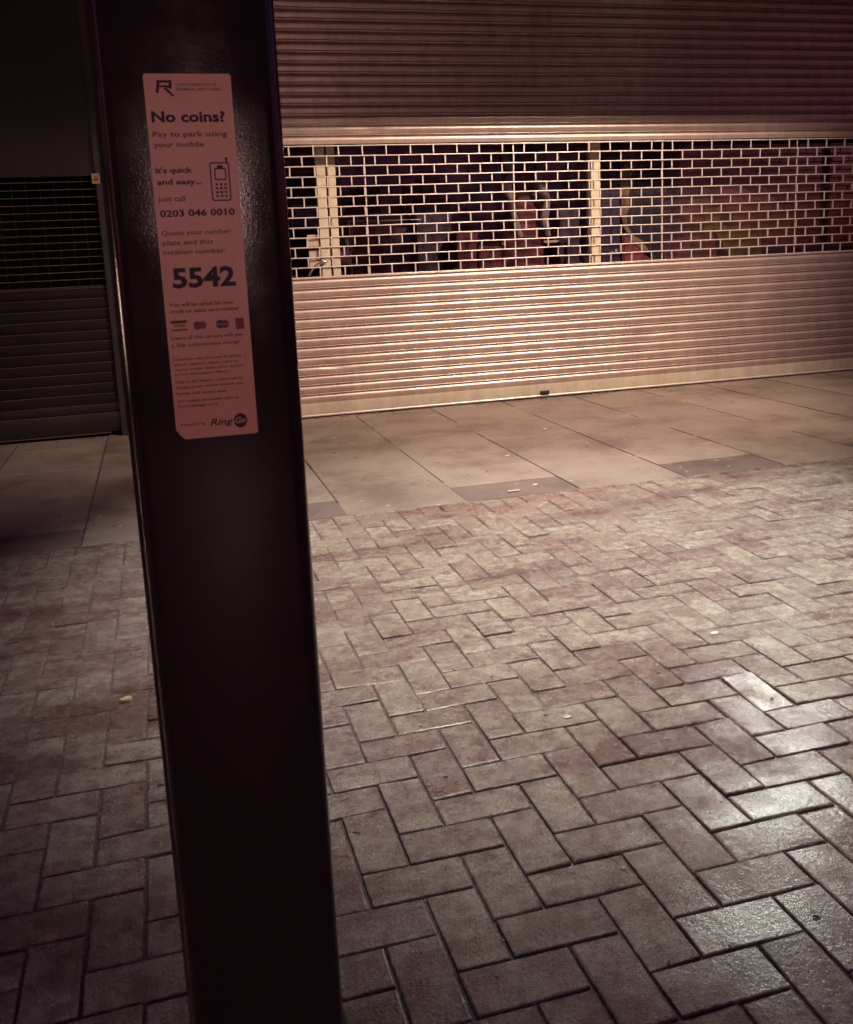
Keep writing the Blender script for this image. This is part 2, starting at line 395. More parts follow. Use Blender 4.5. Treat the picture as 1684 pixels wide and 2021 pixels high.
for (px, py, l) in ((1.79, 4.47, 'small pale paper scrap on the short dark slab behind the cigarette end'), (1.90, 5.18, 'bright pale scrap in the slab joint behind the dark short slab'), (2.42, 5.86, 'small pale scrap in a slab joint near the shutter lock')):
    tag(flat_blob('paper_scrap', px, py, 0.002, 0.016, 0.008, random.uniform(-.3, .3), M['cigarette'], 0.004, 7, 0.35), l, 'paper scrap', 'pale scraps on the slabs')

# ------------------------------------------------------------------ black post with sticker
PX0, PX1, PY = -0.0465, 0.1605, 1.15
PC = (PX0+PX1)/2; PW = PX1-PX0
post = empty('parking_post', (PC, PY+PW/2, 0), 'wide glossy black square post with rounded corners carrying a salmon sticker', 'post')
def rounded(w, r, seg=8):
    pts = []
    for cx, cy, a0 in ((w/2-r, w/2-r, 0), (-w/2+r, w/2-r, 90), (-w/2+r, -w/2+r, 180), (w/2-r, -w/2+r, 270)):
        for k in range(seg+1):
            a = R(a0+90*k/seg); pts.append((cx+r*math.cos(a), cy+r*math.sin(a)))
    return pts
bm = bmesh.new()
prof = rounded(PW, 0.020)
zs = [0.0]+[0.02+k*0.05 for k in range(48)]+[2.42]
rings = [[bm.verts.new((x, y, z)) for x, y in prof] for z in zs]
for q, s in zip(rings, rings[1:]):
    n = len(q)
    for k in range(n): bm.faces.new([q[k], q[(k+1) % n], s[(k+1) % n], s[k]])
bm.faces.new(rings[-1]); bm.faces.new(rings[0][::-1])
finish('shaft', bm, M['post'], post, True)
bm = bmesh.new()
pb = rounded(PW+0.05, 0.03)
ra = [bm.verts.new((x, y, 0.0)) for x, y in pb]; rb = [bm.verts.new((x, y, 0.012)) for x, y in pb]
for k in range(len(ra)): bm.faces.new([ra[k], ra[(k+1) % len(ra)], rb[(k+1) % len(ra)], rb[k]])
bm.faces.new(rb)
finish('base_plate', bm, M['dark_paint'], post)
bm = bmesh.new(); box(bm, -PW/2-0.006, PW/2+0.006, -PW/2-0.006, PW/2+0.006, 2.42, 2.445, 0.008)
finish('cap', bm, M['dark_paint'], post, True)
# sticker (local to the post: x - PC, y - (PY+PW/2))
SX0, SX1, SZ0, SZ1 = 0.0085, 0.1037, 1.0105, 1.4225
def corner(cx, cz, r, a0):
    return [(cx+r*math.cos(R(a0+90*k/5)), cz+r*math.sin(R(a0+90*k/5))) for k in range(6)]
sp = [(SX0, SZ0+0.0115), (SX0+0.0020, SZ0+0.0095), (SX0+0.0038, SZ0+0.0062), (SX0+0.0075, SZ0+0.0020), (SX0+0.0095, SZ0)]
sp += corner(SX1-0.003, SZ0+0.003, 0.003, 270)+corner(SX1-0.003, SZ1-0.003, 0.003, 0)+corner(SX0+0.003, SZ1-0.003, 0.003, 90)
FY = PY
bm = bmesh.new(); panel(bm, [(x-PC, z) for x, z in sp], -PW/2-0.0006, 0.0006)
stick = finish('information_sticker', bm, M['sticker'], post)
stick['label'] = 'tall salmon information sticker with a torn lower corner'
def text_mesh(bm, s, x0, x1, zb, cap, bold=0.0, shear=0.0, ztilt=0.0, yoff=0.0):
    cu = bpy.data.curves.new('t', 'FONT'); cu.body = s; cu.size = 1.0; cu.offset = bold; cu.shear = shear; cu.resolution_u = 2
    ob = bpy.data.objects.new('t', cu); C.objects.link(ob)
    dg = bpy.context.evaluated_depsgraph_get(); me = ob.evaluated_get(dg).to_mesh()
    if len(me.vertices) == 0: return
    xs = [v.co.x for v in me.vertices]; a, b = min(xs), max(xs)
    sx = (x1-x0)/(b-a); sz = cap/0.70
    vs = [bm.verts.new((x0+(v.co.x-a)*sx-PC, -PW/2-0.0009-yoff, zb+v.co.y*sz+ztilt*(v.co.x-a)*sx)) for v in me.vertices]
    for p in me.polygons:
        try: bm.faces.new([vs[i] for i in p.vertices])
        except ValueError: pass
    ob.evaluated_get(dg).to_mesh_clear()
    bpy.data.objects.remove(ob); bpy.data.curves.remove(cu)
def yl(z): return z
def letters(mat, *a, name='lettering'):
    bm = bmesh.new(); text_mesh(bm, *a); return finish(name, bm, mat, stick)
for a in (('No coins?', .0135, .0940, 1.3712, .0112, .035), ("It's quick", .0125, .0526, 1.3160, .0060, .028), ('and easy...', .0130, .0622, 1.3033, .0060, .028),
          ('0203 046 0010', .0128, .0966, 1.2680, .0072, .030), ('5542', .0200, .0915, 1.1882, .0215, .035), ('Ring', .0484, .0752, 1.0245, .0078, .018, .30)):
    letters(M['ink'], *a, name='bold_lettering')
for a in (('Pay to park using', .0132, .0948, 1.3552, .0058, .010), ('your mobile', .0132, .0680, 1.3440, .0058, .010),
          ('just call', .0125, .0424, 1.2850, .0056, .010),
          ('Quote your number', .0126, .0905, 1.2473, .0054, .006), ('plate and this', .0129, .0690, 1.2364, .0054, .006), ('location number:', .0126, .0826, 1.2258, .0054, .006),
          ('You will be asked for your', .0134, .0880, 1.1666, .0042, .014), ('credit or debit card number', .0136, .0932, 1.1590, .0042, .014),
          ('Users of this service will pay', .0126, .0949, 1.1284, .0042, .010), ('a 20p convenience charge', .0124, .0901, 1.1200, .0042, .010),
          ('Customers who have paid by phone', .0126, .0907, 1.1042, .0028, .016), ('are not required to display a ticket or', .0128, .0865, 1.0982, .0028, .016),
          ('voucher as their details will be checked', .0128, .0920, 1.0923, .0028, .016), ('by Civil Enforcement Officers.', .0124, .0752, 1.0867, .0028, .016),
          ('Calls to this location number will be', .0128, .0905, 1.0776, .0028, .016), ('charged at your current network rate.', .0127, .0909, 1.0714, .0028, .016),
          ('Parking tariff charges apply.', .0124, .0715, 1.0638, .0028, .016), ('VAT receipts are available online at', .0125, .0836, 1.0550, .0028, .016),
          ('www.myringgo.co.uk', .0124, .0599, 1.0489, .0028, .016), ('Powered by', .0144, .0430, 1.0264, .0032, .010),
          ('LONDON BOROUGH OF', .0430, .0870, 1.4095, .0026, .010), ('RICHMOND UPON THAMES', .0430, .0920, 1.4046, .0026, .010)):
    letters(M['ink2'], *a)
def flat(bm, pts, yo=0.0009, th=0.0002): panel(bm, [(x-PC, z) for x, z in pts], -PW/2-yo, th)
def disc(cx, cz, rx, rz, n=24): return [(cx+rx*math.cos(2*math.pi*k/n), cz+rz*math.sin(2*math.pi*k/n)) for k in range(n)]
bm = bmesh.new()        # slanting R-like emblem
flat(bm, [(.0205, 1.4020), (.0235, 1.4020), (.0262, 1.4155), (.0228, 1.4155)])
flat(bm, [(.0234, 1.4155), (.0262, 1.4128), (.0372, 1.4128), (.0395, 1.4155)])
flat(bm, [(.0355, 1.4128), (.0390, 1.4128), (.0375, 1.4062), (.0345, 1.4070)])
flat(bm, [(.0250, 1.4078), (.0300, 1.4084), (.0372, 1.4062), (.0376, 1.4070), (.0330, 1.4103), (.0252, 1.4100)])
flat(bm, [(.0290, 1.4070), (.0322, 1.4078), (.0408, 1.3985), (.0380, 1.3985)])
finish('emblem', bm, M['ink'], stick)
bm = bmesh.new()        # mobile phone drawing
def rr(x0, x1, z0, z1, r): return corner(x1-r, z0+r, r, 270)+corner(x1-r, z1-r, r, 0)+corner(x0+r, z1-r, r, 90)+corner(x0+r, z0+r, r, 180)
def ring_panel(bm, o, i, yo=0.0009):
    a = [bm.verts.new((x-PC, -PW/2-yo, z)) for x, z in o]; b = [bm.verts.new((x-PC, -PW/2-yo, z)) for x, z in i]
    for k in range(len(a)): bm.faces.new([a[k], a[(k+1) % len(a)], b[(k+1) % len(a)], b[k]])
ring_panel(bm, rr(.0722, .0942, 1.2838, 1.3268, .003), rr(.0736, .0928, 1.2852, 1.3254, .002))
ring_panel(bm, rr(.0770, .0904, 1.3068, 1.3206, .002), rr(.0784, .0890, 1.3083, 1.3190, .0012))
flat(bm, rect_pts(.0905, .0925, 1.3266, 1.3305)); flat(bm, disc(.0915, 1.3308, .0016, .0014))
flat(bm, rect_pts(.0805, .0868, 1.3208, 1.3232))
for r_ in range(4):
    for c_ in range(3): flat(bm, disc(.0786+.0050*c_, 1.3024-.0044*r_, .0016, .0013, 12))
for k in range(2):
    flat(bm, [(.0778+.005*k, 1.2880), (.0782+.005*k, 1.2880), (.0850+.004*k, 1.3035), (.0846+.004*k, 1.3035)])
finish('phone_drawing', bm, M['ink'], stick)
bm = bmesh.new(); flat(bm, rect_pts(.0136, .0317, 1.1475, 1.1505))
finish('card_logo', bm, M['inkgreen'], stick)
bm = bmesh.new(); text_mesh(bm, 'VISA', .0172, .0292, 1.1430, .0034, .02, .3); finish('card_logo', bm, M['ink2'], stick)
bm = bmesh.new(); flat(bm, rect_pts(.0136, .0317, 1.1385, 1.1408)); finish('card_logo', bm, M['inkfade'], stick)
bm = bmesh.new(); flat(bm, disc(.0436, 1.1437, .0048, .0048)); finish('card_logo', bm, M['inkred'], stick)
bm = bmesh.new(); flat(bm, disc(.0494, 1.1437, .0044, .0046), .0008); text_mesh(bm, 'MasterCard', .0400, .0535, 1.1430, .0016, .01, 0, 0, .0003); finish('card_logo', bm, M['inkfade'], stick)
bm = bmesh.new(); flat(bm, disc(.0694, 1.1436, .0048, .0050)); finish('card_logo', bm, M['inkblue'], stick)
bm = bmesh.new(); flat(bm, disc(.0752, 1.1436, .0046, .0048), .0008); finish('card_logo', bm, M['inkred'], stick)
bm = bmesh.new(); text_mesh(bm, 'Maestro', .0660, .0786, 1.1428, .0018, .01, .2, 0, .0003); finish('card_logo', bm, M['sticker'], stick)
bm = bmesh.new(); flat(bm, rect_pts(.0873, .0970, 1.1365, 1.1495)); finish('card_logo', bm, M['inkred'], stick)
bm = bmesh.new()
for q in range(4): flat(bm, rect_pts(.0886, .0958, 1.1390+.0025*q, 1.1396+.0025*q), .0011)
finish('card_logo', bm, M['inkfade'], stick)
bm = bmesh.new(); flat(bm, disc(.0840, 1.0277, .0078, .0087, 32)); finish('round_logo', bm, M['ink'], stick)
bm = bmesh.new(); text_mesh(bm, 'Go', .0778, .0898, 1.0248, .0070, .02, .3, 0, .0003); finish('round_logo_lettering', bm, M['sticker'], stick)

# ------------------------------------------------------------------ roller shutter with brick grille
SL, SR = 0.74, 6.30
PT = 0.0716
G0, G1 = 1.047, 1.980
sh = empty('roller_shutter', ((SL+SR)/2, D, 0), 'wide galvanised roller shutter with a brick pattern grille band across the shop window', 'roller shutter')
OXs = (SL+SR)/2
def slat_profile():
    """(z, outward depth) of one slat, from its bottom up"""
    pts = [(0.0, 0.0085), (0.010, 0.0098), (0.020, 0.0110), (0.028, 0.0118)]
    for k in range(1, 9):
        a = R(82*k/8); pts.append((0.028+0.0245*math.sin(a), 0.0118-0.0135*(1-math.cos(a))))
    pts += [(0.0535, -0.0030), (0.0560, -0.0035)]
    for k in range(0, 7):
        a = math.pi*k/6; pts.append((0.0635-0.0062*math.cos(a), 0.0015+0.0085*math.sin(a)))
    pts += [(0.0712, 0.0005)]
    return pts
DENTS = [(1.60, 2.09, 0.10, 0.007), (2.3, 0.62, 0.12, 0.006), (1.25, 0.38, 0.09, 0.007), (3.9, 0.45, 0.14, 0.007), (3.1, 0.85, 0.10, 0.004), (4.8, 0.7, 0.12, 0.006), (2.9, 2.45, 0.15, 0.005)]
def curtain(z0, n, parent, x0=SL, x1=SR, pitch=PT, nx=150, mat='galv', name='slatted_curtain'):
    bm = bmesh.new(); rows = []; pr = slat_profile(); k = pitch/0.0716
    for i in range(n):
        wob = random.uniform(-.0006, .0006)
        for z, d in pr:
            rows.append((z0+i*pitch+z*k, d*k, wob, i))
    prev = None
    for z, d, wob, i in rows:
        cur = []
        for q in range(nx+1):
            x = x0+(x1-x0)*q/nx
            dy = 0.0014*noise.noise(Vector((x*0.6, i*0.21, 3)))
            dz = 0.0007*noise.noise(Vector((x*0.8, i*0.9, 11)))
            for ex, ez, er, ed in DENTS:
                g_ = math.exp(-((x-ex)/er)**2-((z-ez)/(er*0.35))**2); dy += ed*g_; dz -= 0.35*ed*g_
            cur.append(bm.verts.new((x-OXs, -(d+wob)+dy, z+dz)))
        if prev:
            for q in range(nx): bm.faces.new([prev[q], prev[q+1], cur[q+1], cur[q]])
        prev = cur
    return finish(name, bm, M[mat], parent, True)
curtain(0.116, 13, sh)
curtain(G1+0.012, 19, sh)
bm = bmesh.new()
LX0, LX1 = SL, SR
def rod(z, r=0.0056):
    pts = []
    nseg = 46; ph = random.uniform(0, 9)
    for q in range(nseg+1):
        x = LX0+(LX1-LX0)*q/nseg
        pts.append((x-OXs, -0.004+0.001*noise.noise(Vector((x, z*9, ph))), z+0.0022*noise.noise(Vector((x*2.2, z*7, ph)))))
    tube(bm, pts, r, 8)
NR = 13; RP = (G1-G0)/NR
for i in range(NR+1): rod(G1-i*RP, 0.0050)
x_first = 1.0095-0.181*2
for i in range(NR):
    zt, zb = G1-i*RP, G1-(i+1)*RP
    xs = x_first+(0.0905 if i % 2 else 0)
    while xs < SR-0.01:
        jx = random.uniform(-.0035, .0035); jb = jx+random.uniform(-.002, .002)
        wd = 0.0047
        a = [(xs+jx-wd-OXs, zt), (xs+jx+wd-OXs, zt), (xs+jb+wd-OXs, zb), (xs+jb-wd-OXs, zb)]
        panel(bm, a, -0.0085, 0.009)
        xs += 0.1806
grille = finish('brick_grille', bm, M['grille'], sh, True)
for n, xt in enumerate((1.562, 2.729, 4.0, 5.25)):
    bm = bmesh.new(); box(bm, xt-0.0045-OXs, xt+0.0045-OXs, 0.004, 0.009, G0, (1.905 if n == 0 else G1))
    finish('tie_bar', bm, M['grille'], grille)
bm = bmesh.new()
box(bm, SL-OXs, SR-OXs, -0.010, 0.012, 0.028, 0.114, 0.004)
rail = finish('bottom_rail', bm, M['rail'], sh, True)
bm = bmesh.new(); tube(bm, [(SL-OXs, -0.012, 0.018), (SR-OXs, -0.012, 0.018)], 0.0095, 10)
finish('rail_lip', bm, M['grille'], rail, True)
bm = bmesh.new(); box(bm, 2.905-OXs, 2.978-OXs, -0.030, -0.011, 0.030, 0.058, 0.003); box(bm, 2.925-OXs, 2.955-OXs, -0.036, -0.029, 0.038, 0.052, 0.002)
finish('lock', bm, M['dark_paint'], rail)
for xg in (SL-0.045, SR):
    bm = bmesh.new(); box(bm, xg-OXs, xg+0.045-OXs, -0.035, 0.03, 0.0, 3.35, 0.003)
    finish('guide_rail', bm, M['rail'], sh)

# ------------------------------------------------------------------ dark neighbouring shutter
DL, DR = -2.45, -0.322
dk = empty('roller_shutter', ((DL+DR)/2, D, 0), 'dark painted roller shutter of the neighbouring unit, unlit, left of the black post', 'roller shutter')
OD = (DL+DR)/2
bm = bmesh.new(); be = bmesh.new()
z = 0.317
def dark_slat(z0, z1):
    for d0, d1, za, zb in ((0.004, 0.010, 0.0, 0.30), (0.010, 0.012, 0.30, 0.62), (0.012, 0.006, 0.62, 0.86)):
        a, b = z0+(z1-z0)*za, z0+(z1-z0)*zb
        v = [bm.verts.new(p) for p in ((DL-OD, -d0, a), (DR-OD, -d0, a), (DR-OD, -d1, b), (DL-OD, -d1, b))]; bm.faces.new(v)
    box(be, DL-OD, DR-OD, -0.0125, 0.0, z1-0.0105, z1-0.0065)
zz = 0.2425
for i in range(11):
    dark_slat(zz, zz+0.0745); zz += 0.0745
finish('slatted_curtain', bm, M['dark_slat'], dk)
z = 1.062
gb = bmesh.new()
while z < 1.80:
    box(be, DL-OD, DR-OD, -0.009, -0.001, z, z+0.0045); z += 0.0503
for q in range(24):
    xq = DL+0.05+q*0.09-OD; box(gb, xq, xq+0.004, 0.0, 0.004, 1.062, 1.80)
finish('slat_edges', be, M['dark_edge'], dk)
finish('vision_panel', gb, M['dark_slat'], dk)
bm = bmesh.new(); box(bm, DL-OD, DR-OD, -0.012, 0.012, 0.034, 0.170, 0.003); box(bm, DL-OD, DR-OD, -0.010, 0.010, 0.178, 0.240, 0.002)
rl = finish('bottom_rail', bm, M['dark_slat'], dk, True)
bm = bmesh.new(); box(bm, DL-OD, DR-OD, -0.015, -0.011, 0.168, 0.172); box(bm, DL-OD, DR-OD-0.07, -0.016, -0.008, 0.024, 0.030)
finish('rail_lip', bm, M['dark_edge'], rl)
bm = bmesh.new(); box(bm, DL-OD, DR-OD, -0.012, 0.012, 1.805, 3.3)
finish('head_panel', bm, M['dark_slat'], dk)
for xg in (DL-0.05, DR):
    bm = bmesh.new(); box(bm, xg-OD, xg+0.05-OD, -0.035, 0.03, 0.0, 3.35, 0.003)
    finish('guide_rail', bm, M['dark_paint'], dk)
no = empty('notice', (-0.320, D-0.040, 1.784), 'small square tan notice stuck on the dark shutter frame', 'notice')
bm = bmesh.new(); box(bm, -.026, .026, -.002, .0, -.034, .034); finish('card', bm, M['tan_card'], no)
bm = bmesh.new(); box(bm, -.018, .012, -.003, -.0022, -.014, -.002); box(bm, -.004, .004, -.003, -.0022, .002, .014); box(bm, .008, .016, -.003, -.0022, -.008, .012); finish('lettering', bm, M['ink2'], no)

# ------------------------------------------------------------------ building round the shutters
bd = empty('shop_building', (2, D, 0), 'shop building with a deep canopy over the shuttered ground floor', 'building')
def bpart(name, boxes, mat, bev=0.0, parent=bd):
    bm = bmesh.new()
    for b in boxes: box(bm, b[0]-2, b[1]-2, b[2]-D, b[3]-D, b[4], b[5], bev)
    return finish(name, bm, mat, parent)
bpart('wall', [(-12, DL-0.052, D-0.02, D+0.3, 0, 8.5), (SR+0.047, 14, D-0.02, D+0.3, 0, 8.5), (DL-0.05, SR+0.045, D-0.018, D+0.3, 3.36, 8.5)], M['brick_wall'])
bpart('pier', [(DR+0.052, SL-0.047, D-0.05, D+0.28, 0.0, 3.35)], M['dark_paint'], 0.004)
CAN = D-1.935
bpart('canopy', [(-12, 14, CAN, D-0.022, 3.32, 3.52), (-12, 14, CAN-0.03, CAN-0.002, 3.29, 3.60)], M['dark_paint'])
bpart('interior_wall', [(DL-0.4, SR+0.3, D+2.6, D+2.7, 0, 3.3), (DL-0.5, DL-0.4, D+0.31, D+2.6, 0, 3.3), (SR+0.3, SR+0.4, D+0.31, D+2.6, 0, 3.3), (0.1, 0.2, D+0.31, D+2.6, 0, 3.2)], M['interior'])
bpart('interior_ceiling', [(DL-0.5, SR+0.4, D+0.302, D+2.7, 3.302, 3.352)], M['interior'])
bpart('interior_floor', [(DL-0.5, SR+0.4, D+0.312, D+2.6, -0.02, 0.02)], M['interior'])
gl = bpart('shop_window', [(1.385, 3.462, 7.352, 7.358, 0.35, 3.2), (3.548, SR, 7.352, 7.358, 0.35, 3.2)], M['glass'])
bpart('mullion', [(3.464, 3.546, 7.30, 7.39, 0.35, 3.25)], M['frame'], 0.004, gl)
bpart('frame', [(1.318, 1.378, 7.30, 7.39, 0.02, 3.25)], M['frame'], 0.004, gl)
bpart('stall_riser', [(1.380, SR, 7.30, 7.40, 0.02, 0.345)], M['dark_paint'])
dr = bpart('door', [(1.232, 1.302, 7.30, 7.36, 0.03, 3.2), (0.42, 0.49, 7.30, 7.36, 0.03, 3.2), (0.492, 1.230, 7.305, 7.355, 0.03, 0.25)], M['frame'], 0.004)
bpart('door_glass', [(0.492, 1.230, 7.33, 7.336, 0.252, 3.2)], M['glass'], 0, dr)
bpart('door_plate', [(1.137, 1.228, 7.318, 7.326, 1.271, 1.360)], M['plate'], 0.002, dr)
bpart('door_plate', [(1.144, 1.228, 7.318, 7.326, 1.118, 1.244)], M['plate'], 0.002, dr)
bm = bmesh.new(); tube(bm, [(x-2, y-D, z) for x, y, z in ((1.105, 7.27, 0.98), (1.112, 7.262, 1.03), (1.124, 7.256, 1.06), (1.143, 7.25, 1.093), (1.173, 7.25, 1.128), (1.222, 7.25, 1.153), (1.262, 7.26, 1.160), (1.270, 7.30, 1.160))], 0.009, 10)
finish('handle', bm, M['steel'], dr, True)

# ------------------------------------------------------------------ things in the window
def dthing(name, label, cat, y, comps, loc, group=None):
    """comps: (part name, [(outline)...], y, thickness, material)"""
    o = empty(name, loc, label, cat, group)
    for pn, outlines, yy, th, mt in comps:
        for pts in outlines:
            bm = bmesh.new(); panel(bm, [(x-loc[0], z-loc[2]) for x, z in pts], yy-loc[1], th)
            finish(pn, bm, mt, o)
    return o
dthing('notice', 'blue square notice with a pale border on the shop door glass', 'notice', 7.40,
       [('border', [rect_pts(1.034, 1.226, 1.400, 1.406), rect_pts(1.034, 1.226, 1.574, 1.580), rect_pts(1.034, 1.040, 1.4062, 1.5738), rect_pts(1.220, 1.226, 1.4062, 1.5738)], 7.345, 0.003, M['plate']),
        ('card', [rect_pts(1.062, 1.212, 1.426, 1.556)], 7.345, 0.003, M['blue_card'])], (1.13, 7.345, 1.40))
dthing('hanging_banner', 'dull red banner hanging high behind the shop door', 'banner', 7.9,
       [('cloth', [[(0.62, 1.97), (0.60, 1.80), (0.80, 1.823), (1.05, 1.815), (1.32, 1.835), (1.31, 2.2), (0.62, 2.2)]], 7.60, 0.02, M['red_cloth'])], (1.0, 7.6, 1.8))
ds = empty('clothes_rail', (1.8, 7.6, 0), 'thin metal display rail in the window over the red card', 'display rail')
bm = bmesh.new(); tube(bm, [(-0.291, 0, 1.458), (0.308, 0, 1.452)], 0.007, 8); finish('rail', bm, M['steel'], ds, True)
for sx_ in (-0.28, 0.30):
    bm = bmesh.new(); tube(bm, [(sx_, 0, 0.36), (sx_, 0, 1.45)], 0.006, 8); finish('leg', bm, M['steel'], ds, True)
def garment(name, label, x0, x1, z0, z1, y, mat, group, waves=3, flare=1.15):
    bm = bmesh.new(); nx, nz = 18, 8; prev = None
    for j in range(nz+1):
        t_ = j/nz; zc = z1+(z0-z1)*t_; wdt = (x1-x0)/2*(0.75+(flare-0.75)*t_); xc = (x0+x1)/2
        row = [bm.verts.new((xc+wdt*(2*q/nx-1), y+0.025*(0.3+t_)*math.sin(waves*2*math.pi*q/nx+t_), zc+0.01*math.sin(q*1.3))) for q in range(nx+1)]
        if prev:
            for q in range(nx): bm.faces.new([prev[q], prev[q+1], row[q+1], row[q]])
        prev = row
    g = bm.faces[:]
    r_ = bmesh.ops.solidify(bm, geom=g, thickness=0.004)
    o = finish(name, bm, mat, smooth=True); tag(o, label, 'garment', group); return o
garment('red_garment', 'dark red folded cloth nearest the door frame, above the display rail', 1.54, 1.69, 1.53, 1.715, 7.7, M['red_cloth'], 'red cloths in the window')
garment('red_garment', 'middle of the three dark red cloths above the display rail', 1.72, 1.82, 1.52, 1.72, 7.7, M['red_cloth'], 'red cloths in the window', 2)
garment('red_garment', 'narrow dark red cloth at the far end above the display rail', 1.98, 2.06, 1.51, 1.72, 7.7, M['red_cloth'], 'red cloths in the window', 2)
dthing('display_card', 'red display card with a pale Y shape standing below the rail', 'display card', 7.62,
       [('board', [[(1.513, 1.445), (1.93, 1.445), (1.96, 1.30), (1.90, 0.80), (1.53, 0.80)]], 7.635, 0.01, M['red_card']),
        ('pale_edge', [[(1.520, 1.44), (1.552, 1.44), (1.549, 1.20), (1.53, 1.20)], [(1.60, 1.18), (1.63, 1.18), (1.61, 0.9), (1.54, 0.9)]], 7.630, 0.003, M['pale_cloth']),
        ('pale_shape', [[(1.734, 1.423), (1.772, 1.421), (1.79, 1.36), (1.83, 1.30), (1.90, 1.385), (1.999, 1.395), (1.96, 1.32), (1.93, 1.20), (1.87, 1.09), (1.84, 0.95), (1.77, 0.95), (1.80, 1.12), (1.79, 1.25), (1.745, 1.34)]], 7.626, 0.003, M['pale_cloth'])], (1.75, 7.63, 0.8))
mq = empty('mannequin', (3.02, 7.75, 0), 'headless display mannequin in a dark red dress with a pale shawl, mid window', 'mannequin')
bm = bmesh.new(); lathe(bm, [(0.05, 2.16), (0.055, 2.08), (0.13, 2.03), (0.17, 1.95), (0.165, 1.82), (0.13, 1.66), (0.12, 1.58), (0.16, 1.45), (0.175, 1.35), (0.19, 1.2), (0.21, 0.95), (0.22, 0.8)][::-1], (0, 0), 1, 0.65, 24)
for v in bm.verts: v.co += 0.012*noise.noise_vector(v.co*9)
finish('dress', bm, M['red_cloth'], mq, True)
bm = bmesh.new()
tube(bm, [(-0.17, -0.06, 2.02), (-0.15, -0.10, 1.90), (-0.11, -0.13, 1.80), (-0.16, -0.12, 1.70), (-0.12, -0.13, 1.55), (-0.09, -0.12, 1.40), (-0.05, -0.13, 1.28)], [0.03, 0.04, 0.03, 0.045, 0.02, 0.035, 0.025], 10)
tube(bm, [(0.19, -0.05, 2.02), (0.15, -0.10, 1.92), (0.11, -0.13, 1.80), (0.14, -0.14, 1.66), (0.20, -0.12, 1.58), (0.16, -0.13, 1.42), (0.20, -0.12, 1.28)], [0.035, 0.05, 0.03, 0.05, 0.03, 0.04, 0.025], 10)
finish('shawl', bm, M['pale_cloth'], mq, True)
bm = bmesh.new(); tube(bm, [(0, 0, 0.02), (0, 0, 0.8)], 0.015, 10); lathe(bm, [(0.16, 0.02), (0.16, 0.035), (0.03, 0.045)], (0, 0))
finish('stand', bm, M['steel'], mq, True)
tb = empty('display_table', (3.1, 7.9, 0), 'low display table with a pale edge at the mannequin', 'table')
bm = bmesh.new(); box(bm, -0.26, 0.34, -0.19, 0.2, 1.225, 1.245, 0.003); finish('tabletop', bm, M['plate'], tb)
for lx in (-0.24, 0.32):
    for ly in (-0.17, 0.18):
        bm = bmesh.new(); box(bm, lx-0.012, lx+0.012, ly-0.012, ly+0.012, 0.021, 1.224); finish('leg', bm, M['dark_paint'], tb)
for n, (x0, x1, z1, l) in enumerate(((2.41, 2.58, 1.335, 'tall red folded cloth left of the mannequin, nearest the display rail'), (2.60, 2.80, 1.222, 'low red folded cloth just left of the mannequin'))):
    bm = bmesh.new(); box(bm, x0, x1, 7.62, 7.80, 0.9, z1, 0.02)
    for v in bm.verts: v.co += 0.012*noise.noise_vector(v.co*14)
    o = finish('folded_cloth', bm, M['red_cloth'], smooth=True); tag(o, l, 'folded cloth', 'red folded cloths')
dthing('purple_panel', 'tall dark purple display panel just right of the window mullion', 'display panel', 7.6,
       [('board', [rect_pts(3.66, 3.878, 0.36, 2.3)], 7.615, 0.012, M['purple_card']),
        ('pale_mark', [disc(3.84, 1.132, .012, .016, 10), [(3.79, 1.118), (3.815, 1.10), (3.825, 1.115), (3.80, 1.135)]], 7.611, 0.002, M['plate'])], (3.77, 7.615, 0.36))
dthing('curved_cutout', 'tan curved cut-out shape beside the purple panel with a red base', 'cut-out', 7.58,
       [('tan_edge', [[(3.928, 1.85), (4.02, 1.845), (3.984, 1.77), (3.962, 1.70), (3.950, 1.58), (3.961, 1.51), (3.932, 1.43), (3.932, 1.348), (3.984, 1.265), (4.088, 1.20), (4.146, 1.115), (4.088, 1.117), (3.995, 1.203), (3.900, 1.329), (3.885, 1.451), (3.882, 1.732), (3.894, 1.811)]], 7.595, 0.006, M['tan_card']),
        ('dark_face', [[(3.984, 1.77), (4.05, 1.86), (4.26, 1.90), (4.27, 0.60), (4.22, 0.60), (4.19, 1.02), (4.146, 1.115), (4.088, 1.20), (3.984, 1.265), (3.932, 1.348), (3.932, 1.43), (3.961, 1.51), (3.950, 1.58), (3.962, 1.70)]], 7.602, 0.006, M['poster_black']),
        ('red_base', [[(3.893, 1.269), (3.983, 1.22), (4.085, 1.115), (4.175, 1.036), (4.18, 0.6), (3.893, 0.6)]], 7.605, 0.006, M['red_card'])], (4.05, 7.6, 0.6))
def wavy(pts, a=0.02, n=4):
    out = []
    for i, (x, z) in enumerate(pts):
        x2, z2 = pts[(i+1) % len(pts)]
        for k in range(n):
            t_ = k/n; xx, zz_ = x+(x2-x)*t_, z+(z2-z)*t_
            v = noise.noise_vector(Vector((xx*9, 0, zz_*9))); out.append((xx+a*v.x, zz_+a*v.z))
    return out
